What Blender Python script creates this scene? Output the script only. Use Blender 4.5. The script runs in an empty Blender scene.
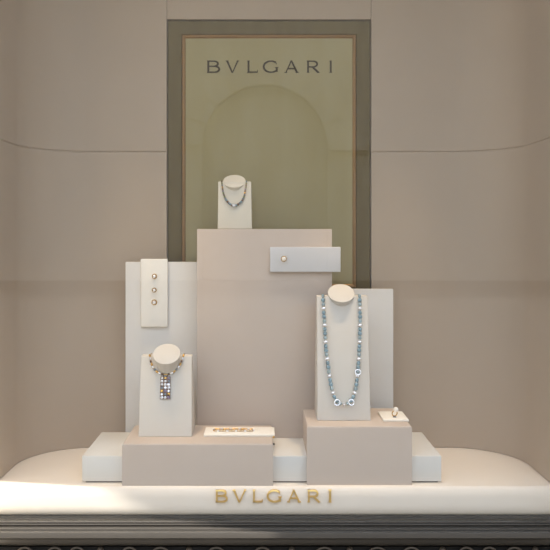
import bpy, bmesh, math, random
from mathutils import Vector, Matrix
random.seed(7)
C = bpy.context.scene.collection
PI = math.pi
D = 0.72                      # height of the display deck above the pavement
H = 0.954                     # eye height above the deck
F = 754.0                     # focal length in pixels of the 550 px frame
VX, VY = 262.0, 235.0         # vanishing point of the depth direction

def W(px, Y):  return (px - VX) * Y / F
def Zh(py, Y): return D + H - (py - VY) * Y / F

# ------------------------------------------------------------------ materials
def s2l(c): return tuple((v/255/12.92) if v/255 <= .04045 else ((v/255+.055)/1.055)**2.4 for v in c)
MATS = {}
def mat(name, rgb, rough=.6, metal=0., spec=.4, noise=0., nscale=40., bump=0., bscale=300., trans=0., ior=1.45, sheen=0., coat=0., rgb2=None, stretch=None):
    m = bpy.data.materials.new(name); m.use_nodes = True
    nt = m.node_tree; b = nt.nodes['Principled BSDF']
    col = s2l(rgb)
    b.inputs['Base Color'].default_value = (*col, 1)
    b.inputs['Roughness'].default_value = rough
    b.inputs['Metallic'].default_value = metal
    b.inputs['Specular IOR Level'].default_value = spec
    b.inputs['Transmission Weight'].default_value = trans
    b.inputs['IOR'].default_value = ior
    b.inputs['Coat Weight'].default_value = coat
    b.inputs['Coat Roughness'].default_value = .15
    b.inputs['Sheen Weight'].default_value = sheen
    if noise or bump:
        tc = nt.nodes.new('ShaderNodeTexCoord')
        mp = nt.nodes.new('ShaderNodeMapping')
        if stretch: mp.inputs['Scale'].default_value = stretch
        nt.links.new(tc.outputs['Object'], mp.inputs['Vector'])
    if noise:
        n = nt.nodes.new('ShaderNodeTexNoise'); n.inputs['Scale'].default_value = nscale; n.inputs['Detail'].default_value = 4
        nt.links.new(mp.outputs['Vector'], n.inputs['Vector'])
        mx = nt.nodes.new('ShaderNodeMix'); mx.data_type = 'RGBA'
        c2 = s2l(rgb2) if rgb2 else tuple(min(1, v*(1+noise)) for v in col)
        c1 = col if rgb2 else tuple(v*(1-noise) for v in col)
        mx.inputs[6].default_value = (*c1, 1); mx.inputs[7].default_value = (*c2, 1)
        nt.links.new(n.outputs['Fac'], mx.inputs[0]); nt.links.new(mx.outputs[2], b.inputs['Base Color'])
    if bump:
        n2 = nt.nodes.new('ShaderNodeTexNoise'); n2.inputs['Scale'].default_value = bscale; n2.inputs['Detail'].default_value = 3
        nt.links.new(mp.outputs['Vector'], n2.inputs['Vector'])
        bp = nt.nodes.new('ShaderNodeBump'); bp.inputs['Strength'].default_value = bump; bp.inputs['Distance'].default_value = .001
        nt.links.new(n2.outputs['Fac'], bp.inputs['Height']); nt.links.new(bp.outputs['Normal'], b.inputs['Normal'])
    MATS[name] = m
    return m

M_wall   = mat('taupe_wall_leather', (176,158,138), .55, spec=.3, noise=.03, nscale=5, bump=.12, bscale=500)
M_back   = mat('shadow_gap_dark', (70,60,50), .9)
M_ceil   = mat('ceiling_paint', (205,198,188), .8)
M_deck   = mat('deck_leather', (227,214,198), .45, spec=.35, noise=.02, nscale=8, bump=.06, bscale=500)
M_white  = mat('white_lacquer_wrap', (211,206,198), .5, spec=.3, noise=.015, nscale=10)
M_taupe  = mat('taupe_suede', (192,175,160), .65, spec=.25, noise=.02, nscale=12, bump=.08, bscale=700)
M_panelw = mat('pale_grey_suede', (212,207,200), .65, spec=.25, noise=.02, nscale=9, bump=.08, bscale=700)
M_tray   = mat('ivory_leather', (234,226,213), .5, spec=.3, noise=.015, nscale=20)
M_trayg  = mat('pale_leather', (203,198,194), .5, spec=.3, noise=.015, nscale=20)
M_bust   = mat('cream_bust_suede', (208,198,180), .7, spec=.2, noise=.02, nscale=15, bump=.08, bscale=800)
M_bustg  = mat('grey_cream_bust_suede', (203,195,184), .7, spec=.2, noise=.02, nscale=15, bump=.08, bscale=800)
M_frame  = mat('olive_bronze', (90,75,42), .38, metal=.45, spec=.5, noise=.5, nscale=3.0, rgb2=(116,102,70), stretch=(6,1,1))
M_lip    = mat('copper_brown', (150,116,74), .4, metal=.35, noise=.1, nscale=30)
M_gilt   = mat('champagne_gilt_panel', (152,137,92), .3, metal=.35, spec=.5, noise=.5, nscale=4.0, rgb2=(166,155,120), stretch=(2,1,.6))
M_sign   = mat('dark_bronze_letter', (74,62,46), .45, metal=.3)
M_gold   = mat('polished_gold', (224,188,116), .3, metal=1.)
M_goldj  = mat('jewellery_gold', (214,170,92), .2, metal=1.)
M_silver = mat('white_gold', (225,222,216), .15, metal=1.)
M_dia    = mat('diamond', (245,245,250), .05, metal=.35, spec=1., ior=2.4)
M_aqua   = mat('aquamarine', (138,168,180), .15, spec=.8, trans=.35, ior=1.57)
M_aqua2  = mat('pale_aquamarine', (172,192,196), .12, spec=.8, trans=.4, ior=1.57)
M_amet   = mat('amethyst', (124,108,128), .2, spec=.7)
M_peri   = mat('peridot', (112,118,70), .2, spec=.7)
M_grey   = mat('grey_pearl', (112,118,124), .2, spec=.7)
M_brown  = mat('smoky_bead', (104,74,56), .25, spec=.7)
M_pearl  = mat('pearl', (238,228,216), .22, spec=.7, coat=.6)
M_iron   = mat('wrought_iron', (84,76,66), .45, spec=.5, metal=.3)
M_black  = mat('grille_backing', (14,13,12), .8)
M_mould  = mat('bronze_grey_moulding', (74,69,62), .34, spec=.6, metal=.25, noise=.05, nscale=20)
M_stone  = mat('facade_stone', (204,196,182), .85, noise=.08, nscale=6, bump=.2, bscale=60)
M_pave   = mat('pavement_stone', (98,94,88), .85, noise=.1, nscale=3)

def glass_mat():
    m = bpy.data.materials.new('window_glass'); m.use_nodes = True
    nt = m.node_tree; nt.nodes.clear()
    o = nt.nodes.new('ShaderNodeOutputMaterial'); t = nt.nodes.new('ShaderNodeBsdfTransparent')
    g = nt.nodes.new('ShaderNodeBsdfGlossy'); g.inputs['Roughness'].default_value = 0.0
    fr = nt.nodes.new('ShaderNodeFresnel'); fr.inputs['IOR'].default_value = 1.5
    ge = nt.nodes.new('ShaderNodeNewGeometry'); mr = nt.nodes.new('ShaderNodeMapRange')   # same reflectance from both faces of the pane
    mr.inputs[3].default_value = 1.5; mr.inputs[4].default_value = 1/1.5
    nt.links.new(ge.outputs['Backfacing'], mr.inputs[0]); nt.links.new(mr.outputs[0], fr.inputs['IOR'])
    mx = nt.nodes.new('ShaderNodeMixShader')
    t.inputs['Color'].default_value = (.97,.975,.97,1)
    nt.links.new(fr.outputs[0], mx.inputs[0]); nt.links.new(t.outputs[0], mx.inputs[1]); nt.links.new(g.outputs[0], mx.inputs[2])
    nt.links.new(mx.outputs[0], o.inputs[0])
    return m
M_glass = glass_mat()

# ------------------------------------------------------------------ helpers
def obj(name, bm, m, parent=None, smooth=False, loc=(0,0,0)):
    bmesh.ops.recalc_face_normals(bm, faces=bm.faces)
    me = bpy.data.meshes.new(name); bm.to_mesh(me); bm.free()
    if smooth:
        for p in me.polygons: p.use_smooth = True
        try: me.set_sharp_from_angle(angle=math.radians(35))
        except Exception: pass
    me.materials.append(m)
    o = bpy.data.objects.new(name, me); C.objects.link(o)
    if parent is not None: o.parent = parent
    else: o.location = loc
    return o

def thing(name, label, cat, loc, group=None, rot=None):
    o = bpy.data.objects.new(name, None); C.objects.link(o)
    o.empty_display_size = .05; o.location = loc
    if rot: o.rotation_euler = rot
    o['label'] = label; o['category'] = cat
    if group: o['group'] = group
    return o
def tag(o, label, cat, group=None):
    o['label'] = label; o['category'] = cat
    if group: o['group'] = group
    return o
def struct(o): o['kind'] = 'structure'; return o

def box(bm, x0,x1,y0,y1,z0,z1, bev=0., seg=2):
    r = bmesh.ops.create_cube(bm, size=1)
    vs = r['verts']
    for v in vs:
        v.co = Vector(((x0+x1)/2 + v.co.x*(x1-x0), (y0+y1)/2 + v.co.y*(y1-y0), (z0+z1)/2 + v.co.z*(z1-z0)))
    if bev:
        es = list({e for v in vs for e in v.link_edges})
        bmesh.ops.bevel(bm, geom=es, offset=bev, segments=seg, profile=.5, affect='EDGES')
    return bm

def prism(bm, pts, axis, a0, a1):
    """extrude a closed 2D polygon; axis 'x': pts=(y,z); 'y': pts=(x,z); 'z': pts=(x,y)"""
    def mk(p, a):
        if axis == 'x': return (a, p[0], p[1])
        if axis == 'y': return (p[0], a, p[1])
        return (p[0], p[1], a)
    v0 = [bm.verts.new(mk(p,a0)) for p in pts]; v1 = [bm.verts.new(mk(p,a1)) for p in pts]
    n = len(pts)
    bm.faces.new(v0); bm.faces.new(v1[::-1])
    for i in range(n): bm.faces.new((v0[i], v0[(i+1)%n], v1[(i+1)%n], v1[i]))
    return bm

def bevel_all(bm, off, seg=2, ang=25):
    es = [e for e in bm.edges if len(e.link_faces)==2 and e.calc_face_angle(0) > math.radians(ang)]
    bmesh.ops.bevel(bm, geom=es, offset=off, segments=seg, profile=.5, affect='EDGES')

def sweep(bm, path, section):
    """sweep closed section [(outward offset, z)] along plan polyline; outward = right-hand normal side"""
    n = len(path); rings = []
    for i,(x,y) in enumerate(path):
        a = path[max(0,i-1)]; b = path[min(n-1,i+1)]
        t = Vector((b[0]-a[0], b[1]-a[1])).normalized(); nrm = Vector((-t.y, t.x))
        rings.append([bm.verts.new((x+nrm.x*o, y+nrm.y*o, z)) for o,z in section])
    k = len(section)
    for i in range(n-1):
        for j in range(k):
            bm.faces.new((rings[i][j], rings[i][(j+1)%k], rings[i+1][(j+1)%k], rings[i+1][j]))
    bm.faces.new(rings[0]); bm.faces.new(rings[-1][::-1])

def tube(bm, pts, r, seg=8, closed=False):
    pts = [Vector(p) for p in pts]; n = len(pts); rings = []
    rr = r if isinstance(r,(list,tuple)) else [r]*n
    up0 = None
    for i,p in enumerate(pts):
        a = pts[(i-1)%n] if closed or i>0 else p; b = pts[(i+1)%n] if closed or i<n-1 else p
        t = (b-a).normalized()
        if up0 is None:
            up0 = Vector((0,0,1)) if abs(t.z)<.9 else Vector((1,0,0))
        u = (up0 - t*up0.dot(t)).normalized(); up0 = u
        w = t.cross(u)
        rings.append([bm.verts.new(p + (u*math.cos(2*PI*k/seg)+w*math.sin(2*PI*k/seg))*rr[i]) for k in range(seg)])
    for i in range(n if closed else n-1):
        A = rings[i]; B = rings[(i+1)%n]
        for k in range(seg): bm.faces.new((A[k],A[(k+1)%seg],B[(k+1)%seg],B[k]))
    if not closed: bm.faces.new(rings[0][::-1]); bm.faces.new(rings[-1])

def lathe(bm, prof, seg=24, M=None):
    """revolve [(r,h)] about local z"""
    rings = []
    for r,h in prof:
        if r < 1e-6: rings.append([bm.verts.new((0,0,h))])
        else: rings.append([bm.verts.new((r*math.cos(2*PI*k/seg), r*math.sin(2*PI*k/seg), h)) for k in range(seg)])
    for A,B in zip(rings, rings[1:]):
        for k in range(seg):
            if len(A)==1 and len(B)==1: continue
            if len(A)==1: bm.faces.new((A[0],B[k],B[(k+1)%seg]))
            elif len(B)==1: bm.faces.new((A[k],A[(k+1)%seg],B[0]))
            else: bm.faces.new((A[k],A[(k+1)%seg],B[(k+1)%seg],B[k]))
    if M is not None:
        vs = [v for R in rings for v in R]
        for v in vs: v.co = M @ v.co

def frame_mat(loc, zdir, xdir=None):
    z = Vector(zdir).normalized(); x = Vector(xdir) if xdir else (Vector((1,0,0)) if abs(z.x)<.9 else Vector((0,1,0)))
    x = (x - z*x.dot(z)).normalized(); y = z.cross(x)
    return Matrix(((x.x,y.x,z.x,loc[0]),(x.y,y.y,z.y,loc[1]),(x.z,y.z,z.z,loc[2]),(0,0,0,1)))

# ------------------------------------------------------------------ lettering (flared roman capitals)
def ribbon(pts, w):
    n = len(pts); L=[]; R=[]
    ww = w if isinstance(w,(list,tuple)) else [w]*n
    for i,p in enumerate(pts):
        a = pts[max(0,i-1)]; b = pts[min(n-1,i+1)]
        t = Vector((b[0]-a[0], b[1]-a[1])).normalized(); nx,ny = -t.y,t.x
        L.append((p[0]+nx*ww[i]/2, p[1]+ny*ww[i]/2)); R.append((p[0]-nx*ww[i]/2, p[1]-ny*ww[i]/2))
    return [[L[i],L[i+1],R[i+1],R[i]] for i in range(n-1)]
def arc(cx,cy,rx,ry,a0,a1,n=14):
    return [(cx+rx*math.cos(math.radians(a0+(a1-a0)*i/n)), cy+ry*math.sin(math.radians(a0+(a1-a0)*i/n))) for i in range(n+1)]
def arcw(n, wmin, wmax, a0, a1):
    return [wmin+(wmax-wmin)*abs(math.cos(math.radians(a0+(a1-a0)*i/n))) for i in range(n+1)]
TK, TN = .165, .10
def stem(x, y0=0, y1=1, w=TK):
    h = w/2
    return [[(x-h*1.5,y0),(x+h*1.5,y0),(x+h*.95,y0+.08),(x-h*.95,y0+.08)],
            [(x-h*.95,y0+.08),(x+h*.95,y0+.08),(x+h*.95,y1-.08),(x-h*.95,y1-.08)],
            [(x-h*.95,y1-.08),(x+h*.95,y1-.08),(x+h*1.5,y1),(x-h*1.5,y1)]]
def letter_polys(ch):
    e = TN/2
    if ch == 'B':
        P = stem(.14)
        P += ribbon([(.08,1-e),(.62,1-e)],TN) + ribbon([(.14,.53),(.64,.53)],TN) + ribbon([(.08,e),(.66,e)],TN)
        P += ribbon(arc(.60,(1-e+.53)/2,.32,(1-e-.53)/2,90,-90),arcw(14,TN,TK,90,-90))
        P += ribbon(arc(.66,(.53+e)/2,.36,(.53-e)/2,90,-90),arcw(14,TN,TK,90,-90)); return P
    if ch == 'V':
        P = ribbon([(.09,1),(.55,.0)],[.17,.12]) + ribbon([(1.03,1),(.57,.0)],[.12,.08])
        P += [[(-.03,.95),(.22,.95),(.22,1),(-.03,1)], [(.93,.95),(1.13,.95),(1.13,1),(.93,1)]]; return P
    if ch == 'L':
        P = stem(.14) + ribbon([(.08,e),(.9,e)],TN) + [[(.82,0),(.9,0),(.93,.24),(.885,.24)]]; return P
    if ch == 'G':
        P = ribbon(arc(.66,.5,.6,.46,48,318,30),arcw(30,TN,TK,48,318))
        P += ribbon([(1.13,.08),(1.13,.42)],TK) + ribbon([(.98,.43),(1.27,.43)],.06)
        P += [[(1.03,.84),(1.12,.84),(1.12,.66),(1.09,.66)]]; return P
    if ch == 'A':
        P = ribbon([(.12,.0),(.6,1)],[.08,.12]) + ribbon([(.6,1),(1.1,0)],[.12,.17]) + ribbon([(.28,.34),(.94,.34)],TN)
        P += [[(0,0),(.24,0),(.24,.05),(0,.05)], [(.96,0),(1.24,0),(1.24,.05),(.96,.05)]]; return P
    if ch == 'R':
        P = stem(.14) + ribbon([(.08,1-e),(.6,1-e)],TN) + ribbon([(.14,.48),(.62,.48)],TN)
        P += ribbon(arc(.60,(1-e+.48)/2,.34,(1-e-.48)/2,90,-90),arcw(14,TN,TK,90,-90))
        P += ribbon([(.52,.50),(1.05,.02)],[.13,.17]) + [[(.95,0),(1.16,0),(1.16,.05),(.95,.05)]]; return P
    if ch == 'I': return stem(.16)
    return []
WID = dict(B=1.1,V=1.12,L=.93,G=1.27,A=1.24,R=1.16,I=.32)
def letter(ch, parent, x0, x1, zb, zt, Yface, depth, m, tilt=None):
    bm = bmesh.new(); sx = (x1-x0)/WID[ch]; sz = zt-zb
    for poly in letter_polys(ch):
        prism(bm, [(x0+p[0]*sx, zb+p[1]*sz) for p in poly], 'y', Yface-depth, Yface)
    if tilt:
        for v in bm.verts: v.co.y += tilt(v.co.z)
    return obj('letter', bm, m, parent)

# ------------------------------------------------------------------ setting: curved niche wall
XL, XR, YB, R = -1.02, 1.105, 3.38, .27
def corner(cx, cy, a0, a1, n=14): return [(cx+R*math.cos(math.radians(a0+(a1-a0)*i/n)), cy+R*math.sin(math.radians(a0+(a1-a0)*i/n))) for i in range(n+1)]
left_path  = [(XL,2.83),(XL,2.95)] + corner(XL+R,YB-R,180,90) + [(-.6,YB),(-.4275,YB)]
right_path = [(.4905,YB),(.65,YB)] + corner(XR-R,YB-R,90,0) + [(XR,2.95),(XR,2.83)]
GZ = 1.326; TOP = 2.90
def shell(z0,z1,c=.003,t=.022): return [(0,D+z0+c),(c,D+z0),(t,D+z0),(t,D+z1),(c,D+z1),(0,D+z1-c)]
for nm, path in (('wall_left',left_path),('wall_right',right_path)):
    bm = bmesh.new()
    sweep(bm, path, shell(.0005,GZ-.0015)); sweep(bm, path, shell(GZ+.0025,TOP))
    sweep(bm, path, [(.004,D+GZ-.0015),(.02,D+GZ-.0015),(.02,D+GZ+.0025),(.004,D+GZ+.0025)])
    struct(obj(nm, bm, M_wall, smooth=True))
FX0,FX1,FZ0,FZ1 = -.4235,.4865,.654,1.918
bm = bmesh.new()
box(bm,-.4255,.4885,YB,YB+.02,D+FZ1+.003,D+TOP,.001,1)
box(bm,-.4255,.4885,YB,YB+.02,D+.0005,D+FZ0-.003,.001,1)
box(bm,-.80,.86,YB+.0225,YB+.04,D+.0005,D+TOP)
struct(obj('wall_back', bm, M_wall))

# ceiling of the showcase
bm = bmesh.new(); box(bm,-1.1,1.2,2.60,3.46,D+TOP+.001,D+TOP+.06)
struct(obj('ceiling', bm, M_ceil))

# ------------------------------------------------------------------ gilt sign panel in its bronze frame
sign = thing('framed_panel','tall gilded panel with dark lettering in an olive bronze frame on the back wall','sign panel',((FX0+FX1)/2,YB+.02,D+FZ0))
def rel(o, t):  # keep world placement under an empty without rotation
    for v in o.data.vertices: v.co -= t.location
    return o
def rect_frame(bm, x0,x1,z0,z1, sec, Yb):
    """mitred frame; sec = closed list of (inset, height toward the viewer)"""
    cs = [((x0,z0),(1,1)),((x1,z0),(-1,1)),((x1,z1),(-1,-1)),((x0,z1),(1,-1))]
    rings = [[bm.verts.new((c[0]+d[0]*i, Yb-h, c[1]+d[1]*i)) for i,h in sec] for c,d in cs]
    k = len(sec)
    for a in range(4):
        A=rings[a]; B=rings[(a+1)%4]
        for j in range(k): bm.faces.new((A[j],A[(j+1)%k],B[(j+1)%k],B[j]))
bm = bmesh.new(); rect_frame(bm,FX0,FX1,D+FZ0,D+FZ1,[(0,0),(0,.008),(.002,.0105),(.060,.0105),(.064,.008),(.064,0)],YB+.021)
fr = rel(obj('frame',bm,M_frame,sign),sign)
bm = bmesh.new(); rect_frame(bm,FX0+.0645,FX1-.0645,D+FZ0+.0645,D+FZ1-.0645,[(0,0),(0,.014),(.004,.017),(.011,.015),(.015,.009),(.015,0)],YB+.021)
lp = rel(obj('frame_lip',bm,M_lip,sign),sign); lp['label'] = 'thin copper brown inner lip'
bm = bmesh.new(); box(bm,FX0+.0797,FX1-.0797,YB+.012,YB+.021,D+FZ0+.0797,D+FZ1-.0797)
rel(obj('panel',bm,M_gilt,sign),sign)
for ch,x0,x1 in (('B',206.6,220.2),('V',226,238.9),('L',246.8,258),('G',263,278.4),('A',284.4,298.8),('R',306.4,319.6),('I',328.8,332.6)):
    Y=YB+.012
    l = rel(letter(ch,sign,W(x0,Y),W(x1,Y),Zh(72.8,Y),Zh(60.7,Y),Y-.0001,.003,M_sign),sign)
    l['label'] = 'dark bronze capital letter'

# ------------------------------------------------------------------ display deck with rolled front and gilt letters
deck = thing('display_deck','wide pale leather display platform with curved back corners and gilt letters on its front edge','platform',(.04,3.1,D))
bm = bmesh.new()
t = .022
op = [(XL-t,2.866)] + [(XL+R+(R+t)*math.cos(math.radians(a)), YB-R+(R+t)*math.sin(math.radians(a))) for a in range(180,89,-6)] + \
     [(XR-R+(R+t)*math.cos(math.radians(a)), YB-R+(R+t)*math.sin(math.radians(a))) for a in range(90,-1,-6)] + [(XR+t,2.866)]
def roll(a): return (2.870-.020*math.sin(a), D-.042*(1-math.cos(a)))
prof = [roll(PI/2*i/12) for i in range(13)] + [(2.85,D-.056),(2.85,D-.066)] + \
       [(2.85+.022*(1-math.cos(PI/2*i/8)), D-.066-.044*math.sin(PI/2*i/8)) for i in range(1,8)] + [(2.870,D-.11)]
xs0,xs1 = op[0][0],op[-1][0]
op[0]=(xs0,2.870); op[-1]=(xs1,2.870)
top=[bm.verts.new((x,y,D)) for x,y in op]; bot=[bm.verts.new((x,y,D-.11)) for x,y in op]
bm.faces.new(top); bm.faces.new(bot[::-1])
for k in range(len(op)-1): bm.faces.new((top[k],top[k+1],bot[k+1],bot[k]))
LV=[top[0]]+[bm.verts.new((xs0,p[0],p[1])) for p in prof[1:-1]]+[bot[0]]
RV=[top[-1]]+[bm.verts.new((xs1,p[0],p[1])) for p in prof[1:-1]]+[bot[-1]]
for k in range(len(LV)-1): bm.faces.new((LV[k],LV[k+1],RV[k+1],RV[k]))
bm.faces.new(LV); bm.faces.new(RV[::-1])
o = rel(obj('deck_body',bm,M_deck,deck,smooth=True),deck)
for ch,x0,x1 in (('B',215.2,227.8),('V',232.8,246),('L',252.4,262.8),('G',266.9,281.7),('A',287.2,300.8),('R',307.3,320.2),('I',328,332.2)):
    Y=2.845
    zb,zt = Zh(502.2,Y), Zh(490.4,Y)
    def tilt(z, zt=zt): zz=min(1,max(0,(z-(D-.042))/.042)); return .020*(1-math.sqrt(max(0,1-zz*zz)))
    l = rel(letter(ch,deck,W(x0,Y),W(x1,Y),zb,zt,2.8505,.0095,M_gold,tilt),deck)
    l['label'] = 'raised gilt capital letter'

# ------------------------------------------------------------------ front sill mouldings, grille, glass
def q(Y,py): return (Y, Zh(py,Y))
def bead(Y, p0, p1, r, n=6):
    out=[]
    for i in range(n+1):
        a = PI*i/n
        out.append(q(Y - r*math.sin(a), p0+(p1-p0)*(1-math.cos(a))/2))
    return out
pr = [(2.90,D-.1115),(2.866,D-.1115),(2.864,D-.113)]
def ledge(Y0, p0, Y1, r=.0015):          # horizontal shelf from depth Y0 out to Y1 with a softened nose
    z=Zh(p0,Y0); return [(Y0,z),(Y1+r,z),(Y1+r*.3,z-r*.3),(Y1,z-r)]
pr += ledge(2.864,517.8,2.822) + [q(2.822,522.6),(2.827,q(2.822,522.6)[1]-.0005),q(2.827,523.2)]
pr += bead(2.826,523.4,526.0,.006) + [q(2.826,526.2)] + ledge(2.826,526.4,2.802) + [q(2.802,530.0),(2.803,q(2.802,530.0)[1]-.0005)]
pr += ledge(2.803,530.4,2.780) + [q(2.780,538.2)]
pr += [q(2.794,538.8),q(2.799,541),q(2.808,543.5),q(2.818,545.2),q(2.90,545.6)]
bm = bmesh.new(); prism(bm, pr, 'x', -1.045, 1.13)
struct(obj('trim_1', bm, M_mould, smooth=True))
# backing of the grille
grille = thing('ornamental_grille','dark wrought iron scroll grille under the front sill moulding','grille',(.04,2.86,Zh(545.6,2.84)-.14))
bm = bmesh.new(); box(bm,-1.045,1.13,2.85,2.88,grille.location.z,Zh(546,2.85)-.003)
b_ = rel(obj('backing',bm,M_black,grille),grille); b_['label']='black recessed backing'
def scroll(px, rpx, py=547.0):
    Y = 2.838; r = rpx*Y/F; cx = W(px,Y); cz = Zh(py,Y)-r
    bm = bmesh.new(); pts=[]
    for i in range(34):
        a = math.radians(-60+i*15); rr = r*(1-.62*i/33*(i/33))
        pts.append((cx+rr*math.cos(a)*(1), Y, cz+rr*math.sin(a)))
    tube(bm, pts, .0042, 8)
    tube(bm, [(cx,Y,cz),(cx,2.851,cz)], .006, 8)
    s = rel(obj('scroll',bm,M_iron,grille,smooth=True),grille)
for px,rp in ((24.5,8.5),(54.5,8),(76.5,8),(129,8.5),(160,10),(216,9.5),(262,9),(324,11),(377,11),(411,10),(466,8.5),(489,8),(514,10)): scroll(px,rp)
for px in (100,189,292,350,443,536):
    Y=2.838; bm=bmesh.new()
    lathe(bm,[(0,.014),(.007,.012),(.011,.006),(.012,0),(.009,-.003)],14,frame_mat((W(px,Y),2.848,Zh(550.5,Y)),(0,-1,0)))
    rel(obj('rosette',bm,M_iron,grille,smooth=True),grille)
bm = bmesh.new(); box(bm,-1.045,1.13,2.80,2.88,0,grille.location.z-.0005,.004,2); struct(obj('trim_6',bm,M_mould,smooth=True))
bm = bmesh.new(); box(bm,-1.015,1.1,2.8345,2.8405,Zh(517.8,2.864)+.0003,D+TOP-.01)
struct(obj('window_1', bm, M_glass))

# facade around the window: added piers with corbelled heads, the right one shaping the sun patch, lintel, base and pavement (outside the frame)
def facade(nm, pts, y0, y1):
    bm = bmesh.new(); prism(bm, pts, 'y', y0, y1); struct(obj(nm,bm,M_stone))
facade('sun_mask_pier', [(1.49,D+3.6),(1.49,D+1.875),(2.2,D+1.4845),(2.2,0),(2.9,0),(2.9,D+3.6)],1.91,2.6)  # unseen pier, added so its sloping edge cuts the sun patch on the deck
facade('wall_front_left', [(-1.41,D+3.6),(-1.41,D+1.875),(-2.12,D+1.4845),(-2.12,0),(-2.8,0),(-2.8,D+3.6)],1.91,2.6)
facade('trim_2', [(1.2,0),(2.9,0),(2.9,D+TOP),(1.2,D+TOP)], 2.601, 2.80)
facade('trim_3', [(-1.12,0),(-2.8,0),(-2.8,D+TOP),(-1.12,D+TOP)], 2.601, 2.80)
facade('trim_4', [(1.1305,0),(1.3,0),(1.3,D+TOP),(1.1305,D+TOP)], 2.801, 2.95)
facade('trim_5', [(-1.046,0),(-1.3,0),(-1.3,D+TOP),(-1.046,D+TOP)], 2.801, 2.95)
facade('wall_front_top', [(-1.40,D+TOP+.001),(1.48,D+TOP+.001),(1.48,D+3.6),(-1.40,D+3.6)], 2.3, 2.599)
bm = bmesh.new(); box(bm,-1.045,1.13,2.881,2.98,0,D-.13); struct(obj('wall_front_base',bm,M_stone))
bm = bmesh.new(); box(bm,-60,60,-90,3.0,-.05,0); struct(obj('floor',bm,M_pave))

# the arcade across the street, mirrored faintly in the pane
AY=-22.
bm = bmesh.new()
def arcade_pts(cx, r, zs, hw, ht, n=20):
    left=[(cx-hw,0),(cx-r,0),(cx-r,zs)]+[(cx-r*math.cos(PI*k/n),zs+r*math.sin(PI*k/n)) for k in range(1,n)]
    return left+[(cx+r,zs),(cx+r,0),(cx+hw,0),(cx+hw,ht),(cx-hw,ht)]
for k in range(-3,4):
    cx=.1+k*7.6
    if k: prism(bm, [(cx-3.8,0),(cx+3.8,0),(cx+3.8,14),(cx-3.8,14)], 'y', AY-.349, AY); continue
    prism(bm, arcade_pts(cx,2.3,4.9,3.8,14), 'y', AY-.349, AY)
    for a in range(1,10):                       # voussoirs standing proud round each arch
        a0,a1=PI*(a-.5-.42)/9,PI*(a-.5+.42)/9
        prism(bm,[(cx+rr*math.cos(t_),4.9+rr*math.sin(t_)) for rr,t_ in ((2.32,a0),(2.95,a0),(2.95,a1),(2.32,a1))],'y',AY+.001,AY+.12)
    for z in (4.75,):
        prism(bm,[(AY+.001,z),(AY+.25,z),(AY+.25,z+.22),(AY+.001,z+.22)],'x',cx-3.79 if z>5 else cx+2.35,cx+3.79)
    if True: prism(bm,[(AY-.45,0),(AY-.35,0),(AY-.35,9),(AY-.45,9)],'x',cx-3.79,cx+3.79)
struct(obj('wall_opposite',bm,M_stone))
# ------------------------------------------------------------------ risers
def X(px,Y): return W(px,Y)
SL_Y0, SL_Y1, SL_H = 2.90, 3.253, .104
pl = thing('plinth','long low white plinth running under the taupe blocks along the deck','plinth',(0,3.08,D))
bm = bmesh.new(); box(bm,W(82,SL_Y0),W(441.5,SL_Y0),SL_Y0,SL_Y1,D+.006,D+SL_H,.003,2); rel(obj('body',bm,M_white,pl,smooth=True),pl)
bm = bmesh.new(); box(bm,W(82,SL_Y0)+.012,W(441.5,SL_Y0)-.012,SL_Y0+.010,SL_Y1-.01,D,D+.006); o=rel(obj('foot',bm,M_back,pl),pl); o['label']='recessed foot strip coloured dark for the shadow gap'  # shade of the gap under the plinth is put into the foot colour
def cover(name, px0, px1, Yf, Yb, h, label):
    bm = bmesh.new()
    Yi = SL_Y0-.0015
    pts = [(Yf,D),(Yi,D),(Yi,D+SL_H),(Yb,D+SL_H),(Yb,D+h),(Yf,D+h)]
    prism(bm, pts, 'x', W(px0,Yf), W(px1,Yf)); 
    bmesh.ops.recalc_face_normals(bm, faces=bm.faces)
    es=[e for e in bm.edges if e.calc_face_angle(0)>.5 and all(v.co.z>D+SL_H+.01 for v in e.verts)]
    bmesh.ops.bevel(bm, geom=es, offset=.007, segments=4, profile=.5, affect='EDGES')
    o = obj(name,bm,M_taupe,smooth=True); tag(o,label,'riser block'); return o
LB_F, LB_B, LB_H = 2.868, 3.15, .160
RB_F, RB_B, RB_H = 2.876, 3.18, .2245
lb = cover('riser_block',122,273,LB_F,LB_B,LB_H,'low wide taupe block under the left bust, stepped over the white plinth')
rb = cover('riser_block',307,412,RB_F,RB_B,RB_H,'taller square taupe block under the right bust, stepped over the white plinth')
TX0,TX1,T_F,T_B,T_T = W(197,3.155),W(332,3.155),3.155,3.25,.979
bm = bmesh.new(); box(bm,TX0,TX1,T_F,T_B,D+SL_H,D+T_T,.002,2)
tag(obj('display_column',bm,M_taupe,smooth=True),'big tall taupe box standing in the middle before the gilded panel','display box')
# two pale backboards
P_F,P_B = 3.262,3.284
bm = bmesh.new(); box(bm,W(125.5,P_F),W(232,P_F),P_F,P_B,D,Zh(262,P_F),.002,2)
tag(obj('backboard',bm,M_panelw,smooth=True),'pale grey upright board left of the tall taupe box, ivory strip on its top edge','display board','pale upright boards')
bm = bmesh.new(); box(bm,W(300,P_F),W(393.3,P_F),P_F,P_B,D,Zh(289,P_F),.002,2)
tag(obj('backboard',bm,M_panelw,smooth=True),'pale grey upright board behind the right bust','display board','pale upright boards')

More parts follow.
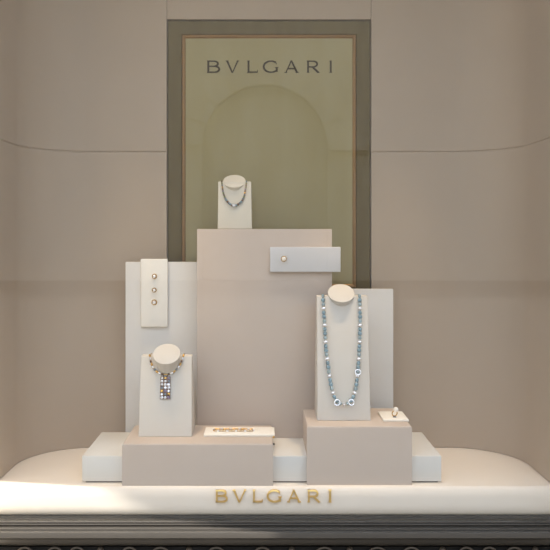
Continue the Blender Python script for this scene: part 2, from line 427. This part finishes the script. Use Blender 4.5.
# ------------------------------------------------------------------ trays / plaques
bm = bmesh.new(); Y=3.248
box(bm,W(140.6,Y),W(167.6,Y),Y,P_F-.0003,Zh(327,Y),Zh(259,Y),.003,3)
tag(obj('jewellery_strip',bm,M_tray,smooth=True),'upright ivory strip with three studs hung on the left pale board','display strip','jewellery strips')
bm = bmesh.new(); Y=3.137
box(bm,W(270,Y),W(340.6,Y),Y,T_F-.0003,Zh(272,Y),Zh(247,Y),.0025,3)
tag(obj('jewellery_strip',bm,M_trayg,smooth=True),'pale horizontal strip jutting past the right edge of the tall taupe box','display strip','jewellery strips')
bm = bmesh.new(); RT = .0085
box(bm,.474,.574,2.945,3.085,D+RB_H,D+RB_H+RT,.0025,3)
tag(obj('ring_tray',bm,M_tray,smooth=True),'small square ivory tray under the ring at the right block edge','tray','jewellery trays')
bm = bmesh.new(); BT=.010
box(bm,-.2295,.0505,2.965,3.08,D+LB_H,D+LB_H+BT,.003,3)
tag(obj('bracelet_tray',bm,M_tray,smooth=True),'long flat ivory tray under the bracelet on the low left block','tray','jewellery trays')

# ------------------------------------------------------------------ busts
class Plane: pass
def bust(label, pxl, pxr, tl, tr, Yb, zb, Yt, ztop, depth_back, disc, m, loc_label=None):
    """slanted display board with a neck stub whose oval top faces up and forward"""
    x0,x1 = W(pxl,Yb),W(pxr,Yb); cx=(x0+x1)/2
    t = thing('necklace_bust',label,'jewellery bust',(cx,(Yb+depth_back)/2,zb),'necklace display busts')
    bm = bmesh.new()
    prism(bm,[(Yb,zb),(depth_back,zb),(depth_back,ztop),(Yt,ztop)],'x',x0,x1)
    u0,u1 = W(tl,Yt),W(tr,Yt)
    for v_ in bm.verts:                          # the board narrows a little towards its top
        if v_.co.z > zb+.01: v_.co.x = u0 if v_.co.x < cx else u1
    bmesh.ops.recalc_face_normals(bm, faces=bm.faces)
    bevel_all(bm,.0035,3)
    rel(obj('board',bm,m,t,smooth=True),t)
    dx,dy,wpx,Yd = disc
    c = Vector((W(dx,Yd),Yd,Zh(dy,Yd))); r = wpx/2*Yd/F
    el = math.radians(52); ax = Vector((0,-math.cos(el),math.sin(el)))
    bm = bmesh.new(); L = .052*r/.055
    lathe(bm,[(0,.0),(r*.93,0),(r*.985,-.0012),(r,-.0042),(r*.97,-.010),(r*.90,-L*.55),(r*.84,-L*.95),(r*.82,-L*1.25),(0,-L*1.25)],48,frame_mat(c,ax))
    rel(obj('neck',bm,m,t,smooth=True),t)
    p = Plane(); p.o = Vector((0,Yb,zb)); v = Vector((0,Yt-Yb,ztop-zb)).normalized(); p.v=v; p.n = Vector((0,-v.z,v.y)); p.top=Vector((0,Yt,ztop)); p.back=depth_back
    p.c=c; p.ax=ax; p.r=r
    return t,p
def onplane(p, px, py, off=0.):
    """the point of the board's face on the camera ray, lifted by off along the face normal"""
    d = Vector(((px-VX)/F,1,-(py-VY)/F)); o = Vector((0,0,D+H))
    s = (p.o-o).dot(p.n)/d.dot(p.n)
    return o+d*s+p.n*off

bA,pA = bust('wide cream bust on the low left block, wearing the diamond pendant collar',138.3,191.9,141,191.8,2.966,D+LB_H,3.052,Zh(356,3.052),3.10,(166.7,353.6,27.6,3.018),M_bustg)
bB,pB = bust('tallest cream bust on the right block, wearing the long aquamarine necklace',317.2,370.8,316.9,367.7,2.962,D+RB_H,3.06,Zh(296,3.06),3.11,(341.2,292.8,26.8,3.072),M_bustg)
bC,pC = bust('smallest cream bust, on top of the tall taupe box before the gilded panel',217.6,252,218.2,251.2,3.17,D+T_T,3.205,Zh(181.5,3.205),3.238,(234.3,180.8,22.6,3.222),M_bust)

def resample(pts, n):
    P=[Vector(p) for p in pts]; L=[0]
    for a,b in zip(P,P[1:]): L.append(L[-1]+(b-a).length)
    out=[]
    for i in range(n):
        s=L[-1]*i/(n-1); k=0
        while k<len(L)-2 and L[k+1]<s: k+=1
        f=(s-L[k])/max(1e-9,(L[k+1]-L[k])); out.append(P[k].lerp(P[k+1],f))
    return out
def smooth_path(pts, it=2):
    P=[Vector(p) for p in pts]
    for _ in range(it):
        Q=[P[0]]
        for a,b in zip(P,P[1:]): Q += [a.lerp(b,.25), a.lerp(b,.75)]
        Q.append(P[-1]); P=Q
    return P
def over_top(p, x, r):
    """points draping over the board's top edge and down its back"""
    return [Vector((x, p.back+r+.0005, p.top.z-.03)), Vector((x, p.back+r, p.top.z+r*.6)), Vector((x, p.back-.006, p.top.z+r+.0005)), Vector((x, p.top.y+.002, p.top.z+r+.0005))]
def ell(bm, c, d, l, r, seg=10):
    """faceted barrel bead of length l, radius r along d"""
    lathe(bm,[(0,-l/2),(r*.6,-l/2),(r*.95,-l*.25),(r,0),(r*.95,l*.25),(r*.6,l/2),(0,l/2)],seg,frame_mat(c,d))
def gem(bm, c, n, r, seg=10):
    """brilliant: crown, girdle, pavilion"""
    lathe(bm,[(0,r*.45),(r*.55,r*.45),(r,r*.1),(r,0),(0,-r*.5)],seg,frame_mat(c,n))

# --- pendant collar on the left bust
nA = thing('necklace','gold collar with a broad diamond drop pendant on the left bust','necklace',onplane(pA,166,374,.003),'necklaces on the busts')
rC = .0042
raw=[(149.9,355.6),(151.4,364.2),(155.0,370.4),(160.6,373.9),(165.5,374.9),(170.8,374),(175.9,370.4),(181.0,364.2),(183.6,355.6)]
pp=[onplane(pA,x,y,rC+.0006) for x,y in raw]
path = over_top(pA,pp[0].x,rC)+pp+over_top(pA,pp[-1].x,rC)[::-1]
path = smooth_path(path,2)
bm=bmesh.new(); tube(bm,resample(path,90),.0018,6); rel(obj('chain',bm,M_goldj,nA,smooth=True),nA)
mid = resample(smooth_path(pp,2),19)
mats=[M_goldj,M_dia,M_brown,M_goldj,M_dia,M_grey]
for i,c in enumerate(mid):
    if i in (9,): continue
    d=(mid[min(18,i+1)]-mid[max(0,i-1)])
    bm=bmesh.new(); ell(bm,c,d,.0105,.0044)
    rel(obj('bead',bm,mats[(i if i<9 else 18-i)%6],nA),nA)
# pendant
pc=[onplane(pA,x,y,.0006) for x,y in ((160.6,376.5),(170.6,376.5),(170.4,399.2),(160.2,399.2))]
bm=bmesh.new(); vs0=[bm.verts.new(v) for v in pc]; vs1=[bm.verts.new(v+pA.n*.004) for v in pc]
bm.faces.new(vs0); bm.faces.new(vs1[::-1])
for i in range(4): bm.faces.new((vs0[i],vs0[(i+1)%4],vs1[(i+1)%4],vs1[i]))
bail0=onplane(pA,165.5,374.9,.003); bail1=onplane(pA,165.5,377.5,.003)
tube(bm,[bail0+Vector((-.008,0,0)),bail1+Vector((-.006,0,-.001))],.002,6); tube(bm,[bail0+Vector((.008,0,0)),bail1+Vector((.006,0,-.001))],.002,6)
pend = rel(obj('pendant',bm,M_brown,nA),nA); pend['label']='broad rectangular pendant paved with white and gold stones'
for i in range(3):
    for j in range(7):
        f=(i+.5)/3; g=(j+.5)/7
        c = pc[0].lerp(pc[1],f).lerp(pc[3].lerp(pc[2],f),g)+pA.n*.0045
        bm=bmesh.new(); gem(bm,c,pA.n+Vector((random.uniform(-.25,.25),random.uniform(-.2,.2),random.uniform(-.25,.25))),.0056+random.uniform(-.0007,.0008))
        s = rel(obj('gemstone',bm,M_dia if (i*2+j*3)%5 in (0,1,3) else (M_grey if (i+j)%3==0 else (M_goldj if (i+j)%3==1 else M_amet)),pend),nA)

# --- long aquamarine necklace on the right bust
nB = thing('necklace','long necklace of blue aquamarine beads and diamonds on the tall right bust','necklace',onplane(pB,343,404,.004),'necklaces on the busts')
raw=[(322.8,296.2),(323.3,307.9),(324.5,325.3),(325.6,348.6),(328,366),(330.3,383.5),(333.5,396.2),(337.9,403),(343.9,404.9),(350,402.6),(355.3,392.2),(357.7,371.9),(359,351.5),(360,328.2),(359.9,307.9),(359.2,296.2)]
rB=.0085
pp=[onplane(pB,x,y,rB+.0003) for x,y in raw]
path = over_top(pB,pp[0].x,.004)+pp+over_top(pB,pp[-1].x,.004)[::-1]
bm=bmesh.new(); tube(bm,resample(smooth_path(path,2),120),.0014,6)
rel(obj('cord',bm,M_silver,nB,smooth=True),nB)
sp = smooth_path(pp,2); NB=55
dens = resample(sp,NB)
for i,c in enumerate(dens):
    d=(dens[min(NB-1,i+1)]-dens[max(0,i-1)])
    seg=(sp and (sum((b-a).length for a,b in zip(sp,sp[1:]))/(NB-1)))
    k=i%4; bm=bmesh.new()
    fromend=min(i,NB-1-i)
    if fromend<1:
        ell(bm,c,d,seg*.9,rB*.75); nm,m='bead',M_aqua2
    elif fromend%4==3:
        lathe(bm,[(rB*.35,-.003),(rB*.9,-.0035),(rB*1.0,0),(rB*.9,.0035),(rB*.35,.003),(rB*.35,-.003)],12,frame_mat(c,d)); nm,m='diamond_rondelle',M_dia
    else:
        ell(bm,c,d,seg*.95,rB*(.98 if fromend%4==1 else .86),8); nm,m='bead',(M_aqua if fromend%4 in(1,0) else M_aqua2)
    o=rel(obj(nm,bm,m,nB),nB)
    if nm=='diamond_rondelle': o['label']='sparkling white diamond rondelle'
for x,y in ((336.8,402.6),(350.9,402.4),(357.4,372.4)):
    bm=bmesh.new(); c=onplane(pB,x,y,.0165); r=.0105
    tube(bm,[c+Vector((1,0,0))*r*math.cos(2*PI*k/20)+pB.v*r*math.sin(2*PI*k/20) for k in range(20)],.0024,8,True)
    o=rel(obj('diamond_ring_link',bm,M_dia,nB,smooth=True),nB); o['label']='open round link set with diamonds'

# --- small beaded necklace on the top bust
nC = thing('necklace','short string of mixed coloured beads on the small top bust','necklace',onplane(pC,234,206.5,.003),'necklaces on the busts')
raw=[(221.9,181.8),(222.7,190.4),(224.6,197.4),(228,203.0),(234.2,206.8),(240.4,203.4),(243.8,198.2),(245.4,190.4),(246.5,181.8)]
rr_=.0046
pp=[onplane(pC,x,y,rr_+.0004) for x,y in raw]
path=over_top(pC,pp[0].x,.0024)+pp+over_top(pC,pp[-1].x,.0024)[::-1]
bm=bmesh.new(); tube(bm,resample(smooth_path(path,2),80),.0013,6); rel(obj('cord',bm,M_goldj,nC,smooth=True),nC)
NC=31; ds=resample(smooth_path(pp,2),NC); mats=[M_brown,M_peri,M_grey,M_goldj,M_brown,M_amet,M_peri]
for i,c in enumerate(ds):
    d=(ds[min(NC-1,i+1)]-ds[max(0,i-1)]); f=1-abs(i-15)/15
    bm=bmesh.new(); ell(bm,c,d,.0088,.0030+.0024*f)
    rel(obj('bead',bm,mats[i%7] if f<.6 else (M_grey,M_aqua,M_brown)[i%3],nC),nC)
bm=bmesh.new(); gem(bm,onplane(pC,233.8,205.6,.0095),pC.n,.0075,10)
o=rel(obj('centre_diamond',bm,M_dia,nC),nC); o['label']='white diamond at the centre of the string'

# ------------------------------------------------------------------ small jewels
def stud(name,label,cat,px,py,Y,r,stone,group=None):
    c=Vector((W(px,Y),Y+.0006,Zh(py,Y)))
    t=thing(name,label,cat,c,group)
    bm=bmesh.new(); lathe(bm,[(0,0),(r*.9,0),(r,r*.2),(r*.95,r*.5),(r*.7,r*.55),(r*.6,r*.3),(0,r*.3)],16,frame_mat((0,0,0),(0,-1,0)))
    for k in range(4):
        a=PI/4+k*PI/2
        tube(bm,[(math.cos(a)*r*.8,-r*.3,math.sin(a)*r*.8),(math.cos(a)*r*.72,-r*1.0,math.sin(a)*r*.72)],r*.1,6)
    obj('setting',bm,M_goldj,t,smooth=True)
    bm=bmesh.new()
    if stone is M_pearl:
        lathe(bm,[(0,-r*.75)]+[(r*.75*math.cos(a),r*.75*math.sin(a)) for a in [math.radians(-70+i*14) for i in range(11)]]+[(0,r*.75)],16,frame_mat((0,-r*.95,0),(0,-1,0)))
        obj('pearl',bm,stone,t,smooth=True)
    else:
        gem(bm,Vector((0,-r*.75,0)),(.1,-1,.25),r*.64,10); obj('gemstone',bm,stone,t)
    return t
YS=3.248
stud('ear_stud','topmost of three gold and diamond studs on the upright ivory strip','earring',154.6,276.2,YS,.0115,M_dia,'studs on the upright strip')
stud('ear_stud','middle of three gold and diamond studs on the upright ivory strip','earring',154.4,290.0,YS,.0105,M_dia,'studs on the upright strip')
stud('ear_stud','lowest of three gold and diamond studs on the upright ivory strip','earring',154.4,302.2,YS,.0125,M_dia,'studs on the upright strip')
stud('ear_stud','single pearl stud at the left end of the horizontal pale strip','earring',283.8,258.8,3.137,.0125,M_pearl)

# ring standing on its tray
rz=D+RB_H+RT; rc=Vector((W(394.6,2.985),2.985,rz))
t=thing('ring','gold ring with a large pale pearl on the small ivory tray','ring',rc)
bm=bmesh.new(); tube(bm,[(.0105*math.cos(2*PI*k/24),.004*math.cos(2*PI*k/24),.0148+.0105*math.sin(2*PI*k/24)) for k in range(24)],.0022,8,True); obj('band',bm,M_goldj,t,smooth=True)
bm=bmesh.new(); lathe(bm,[(0,0),(.007,0),(.007,.002),(.0035,.0045),(0,.0045)],16); o=obj('ring_holder',bm,M_grey,t,smooth=True); o['label']='small grey foot holding the ring upright'
bm=bmesh.new(); lathe(bm,[(0,-.0105)]+[(.0105*math.cos(a),.0105*math.sin(a)) for a in [math.radians(-75+i*15) for i in range(11)]]+[(0,.0105)],20,Matrix.Translation((.0045,-.002,.0305))); obj('pearl',bm,M_pearl,t,smooth=True)

# bracelet laid out as a flattened loop
bz=D+LB_H+BT; bc=Vector((W(233.5,3.02),3.02,bz))
t=thing('bracelet','gold and diamond link bracelet laid flat on the long ivory tray','bracelet',bc)
loop=[]; a_,b_h=.072,.0125
for k in range(13): x=-a_+2*a_*k/12; loop.append((x,-b_h))
loop += [(a_+.006,-.005),(a_+.006,.005)]
for k in range(13): x=a_-2*a_*k/12; loop.append((x,b_h))
loop += [(-a_-.006,.005),(-a_-.006,-.005)]
for k,(x,y) in enumerate(loop):
    nx,ny=loop[(k+1)%len(loop)]; px_,py_=loop[k-1]
    d=Vector((nx-px_,ny-py_,0)).normalized(); s=Vector((-d.y,d.x,0))
    bm=bmesh.new(); l=.0064
    if k%3!=1:
        tube(bm,[Vector((x,y,.0042))+d*l*math.cos(2*PI*j/12)+(Vector((0,0,1))*.0026+s*.002)*math.sin(2*PI*j/12) for j in range(12)],.0014,6,True)
        obj('link',bm,M_goldj,t,smooth=True)
    else:
        lathe(bm,[(0,0),(.0052,0),(.0058,.003),(.0052,.0045),(.003,.0065),(0,.0065)],10,Matrix.Translation((x,y,.0004)))
        o=obj('gemstone',bm,M_dia,t); o['label']='white stone between the gold links'
# two small dark pegs on the right edge of the low block
for nm,lab,py,in (('edge_peg','upper of two tiny dark gold pegs on the right edge of the low block',437.2),('edge_peg','lower of two tiny dark gold pegs on the right edge of the low block',444.0)):
    Y=2.885; xx=W(273,LB_F)-.0006
    bm=bmesh.new(); lathe(bm,[(0,0),(.003,0),(.0045,.002),(.0045,.005),(.003,.0075),(0,.008)],12,frame_mat((0,0,0),(1,0,0)))
    o=obj(nm,bm,M_iron if py>440 else M_goldj,None,smooth=True,loc=(xx,Y,Zh(py,Y))); tag(o,lab,'earring','pegs on the block edge')

# ------------------------------------------------------------------ lights
def area(nm, loc, tgt, sx, sy, e, col, spread=180):
    l=bpy.data.lights.new(nm,'AREA'); l.shape='RECTANGLE'; l.size=sx; l.size_y=sy; l.energy=e; l.color=col; l.spread=math.radians(spread)
    o=bpy.data.objects.new(nm,l); C.objects.link(o); o.location=loc
    o.rotation_euler=(Vector(tgt)-Vector(loc)).to_track_quat('-Z','Y').to_euler(); return o
def spot(nm, loc, tgt, e, col, ang, blend=.6, r=.03):
    l=bpy.data.lights.new(nm,'SPOT'); l.energy=e; l.color=col; l.spot_size=math.radians(ang); l.spot_blend=blend; l.shadow_soft_size=r
    o=bpy.data.objects.new(nm,l); C.objects.link(o); o.location=loc
    o.rotation_euler=(Vector(tgt)-Vector(loc)).to_track_quat('-Z','Y').to_euler(); return o
WARM=(1.,.75,.45)
zc=D+TOP-.06
for x,tx,e in ((-.60,-.52,104),(.02,.02,48),(.62,.56,112)):
    spot('downlight',(x,2.88,zc),(tx,3.06,D+.1),e,WARM,30,.9,.03)
sun=bpy.data.lights.new('sun','SUN'); sun.energy=13.; sun.angle=math.radians(.55); sun.color=(1,.97,.93)
so=bpy.data.objects.new('sun',sun); C.objects.link(so); so.location=(3,0,4)
so.rotation_euler=Vector((-.757,.306,-.57)).to_track_quat('-Z','Y').to_euler()

w=bpy.data.worlds.new('sky'); bpy.context.scene.world=w; w.use_nodes=True
nt=w.node_tree; bg=nt.nodes['Background']
tc=nt.nodes.new('ShaderNodeTexCoord'); sep=nt.nodes.new('ShaderNodeSeparateXYZ'); cr=nt.nodes.new('ShaderNodeValToRGB')
nt.links.new(tc.outputs['Generated'],sep.inputs[0]); 
mr=nt.nodes.new('ShaderNodeMapRange'); mr.inputs[1].default_value=-1; mr.inputs[2].default_value=1
nt.links.new(sep.outputs['Z'],mr.inputs[0]); nt.links.new(mr.outputs[0],cr.inputs[0]); nt.links.new(cr.outputs[0],bg.inputs[0])
e=cr.color_ramp.elements
e[0].position=.45; e[0].color=(.30,.28,.255,1)
e[1].position=.85; e[1].color=(.78,.93,1.20,1)
k=cr.color_ramp.elements.new(.58); k.color=(.43,.41,.38,1)
bg.inputs['Strength'].default_value=2.6

# ------------------------------------------------------------------ camera
cam=bpy.data.cameras.new('camera'); co=bpy.data.objects.new('camera',cam); C.objects.link(co)
co.location=(0,0,D+H); co.rotation_euler=(PI/2,0,0)
cam.sensor_fit='HORIZONTAL'; cam.sensor_width=36; cam.lens=36*F/550
cam.shift_x=(275-VX)/550; cam.shift_y=-(275-VY)/550
cam.clip_start=.05
sc=bpy.context.scene; sc.camera=co
sc.view_settings.view_transform='Standard'; sc.view_settings.look='None'; sc.view_settings.gamma=1; sc.view_settings.use_curve_mapping=False
sc.view_settings.exposure=0.2
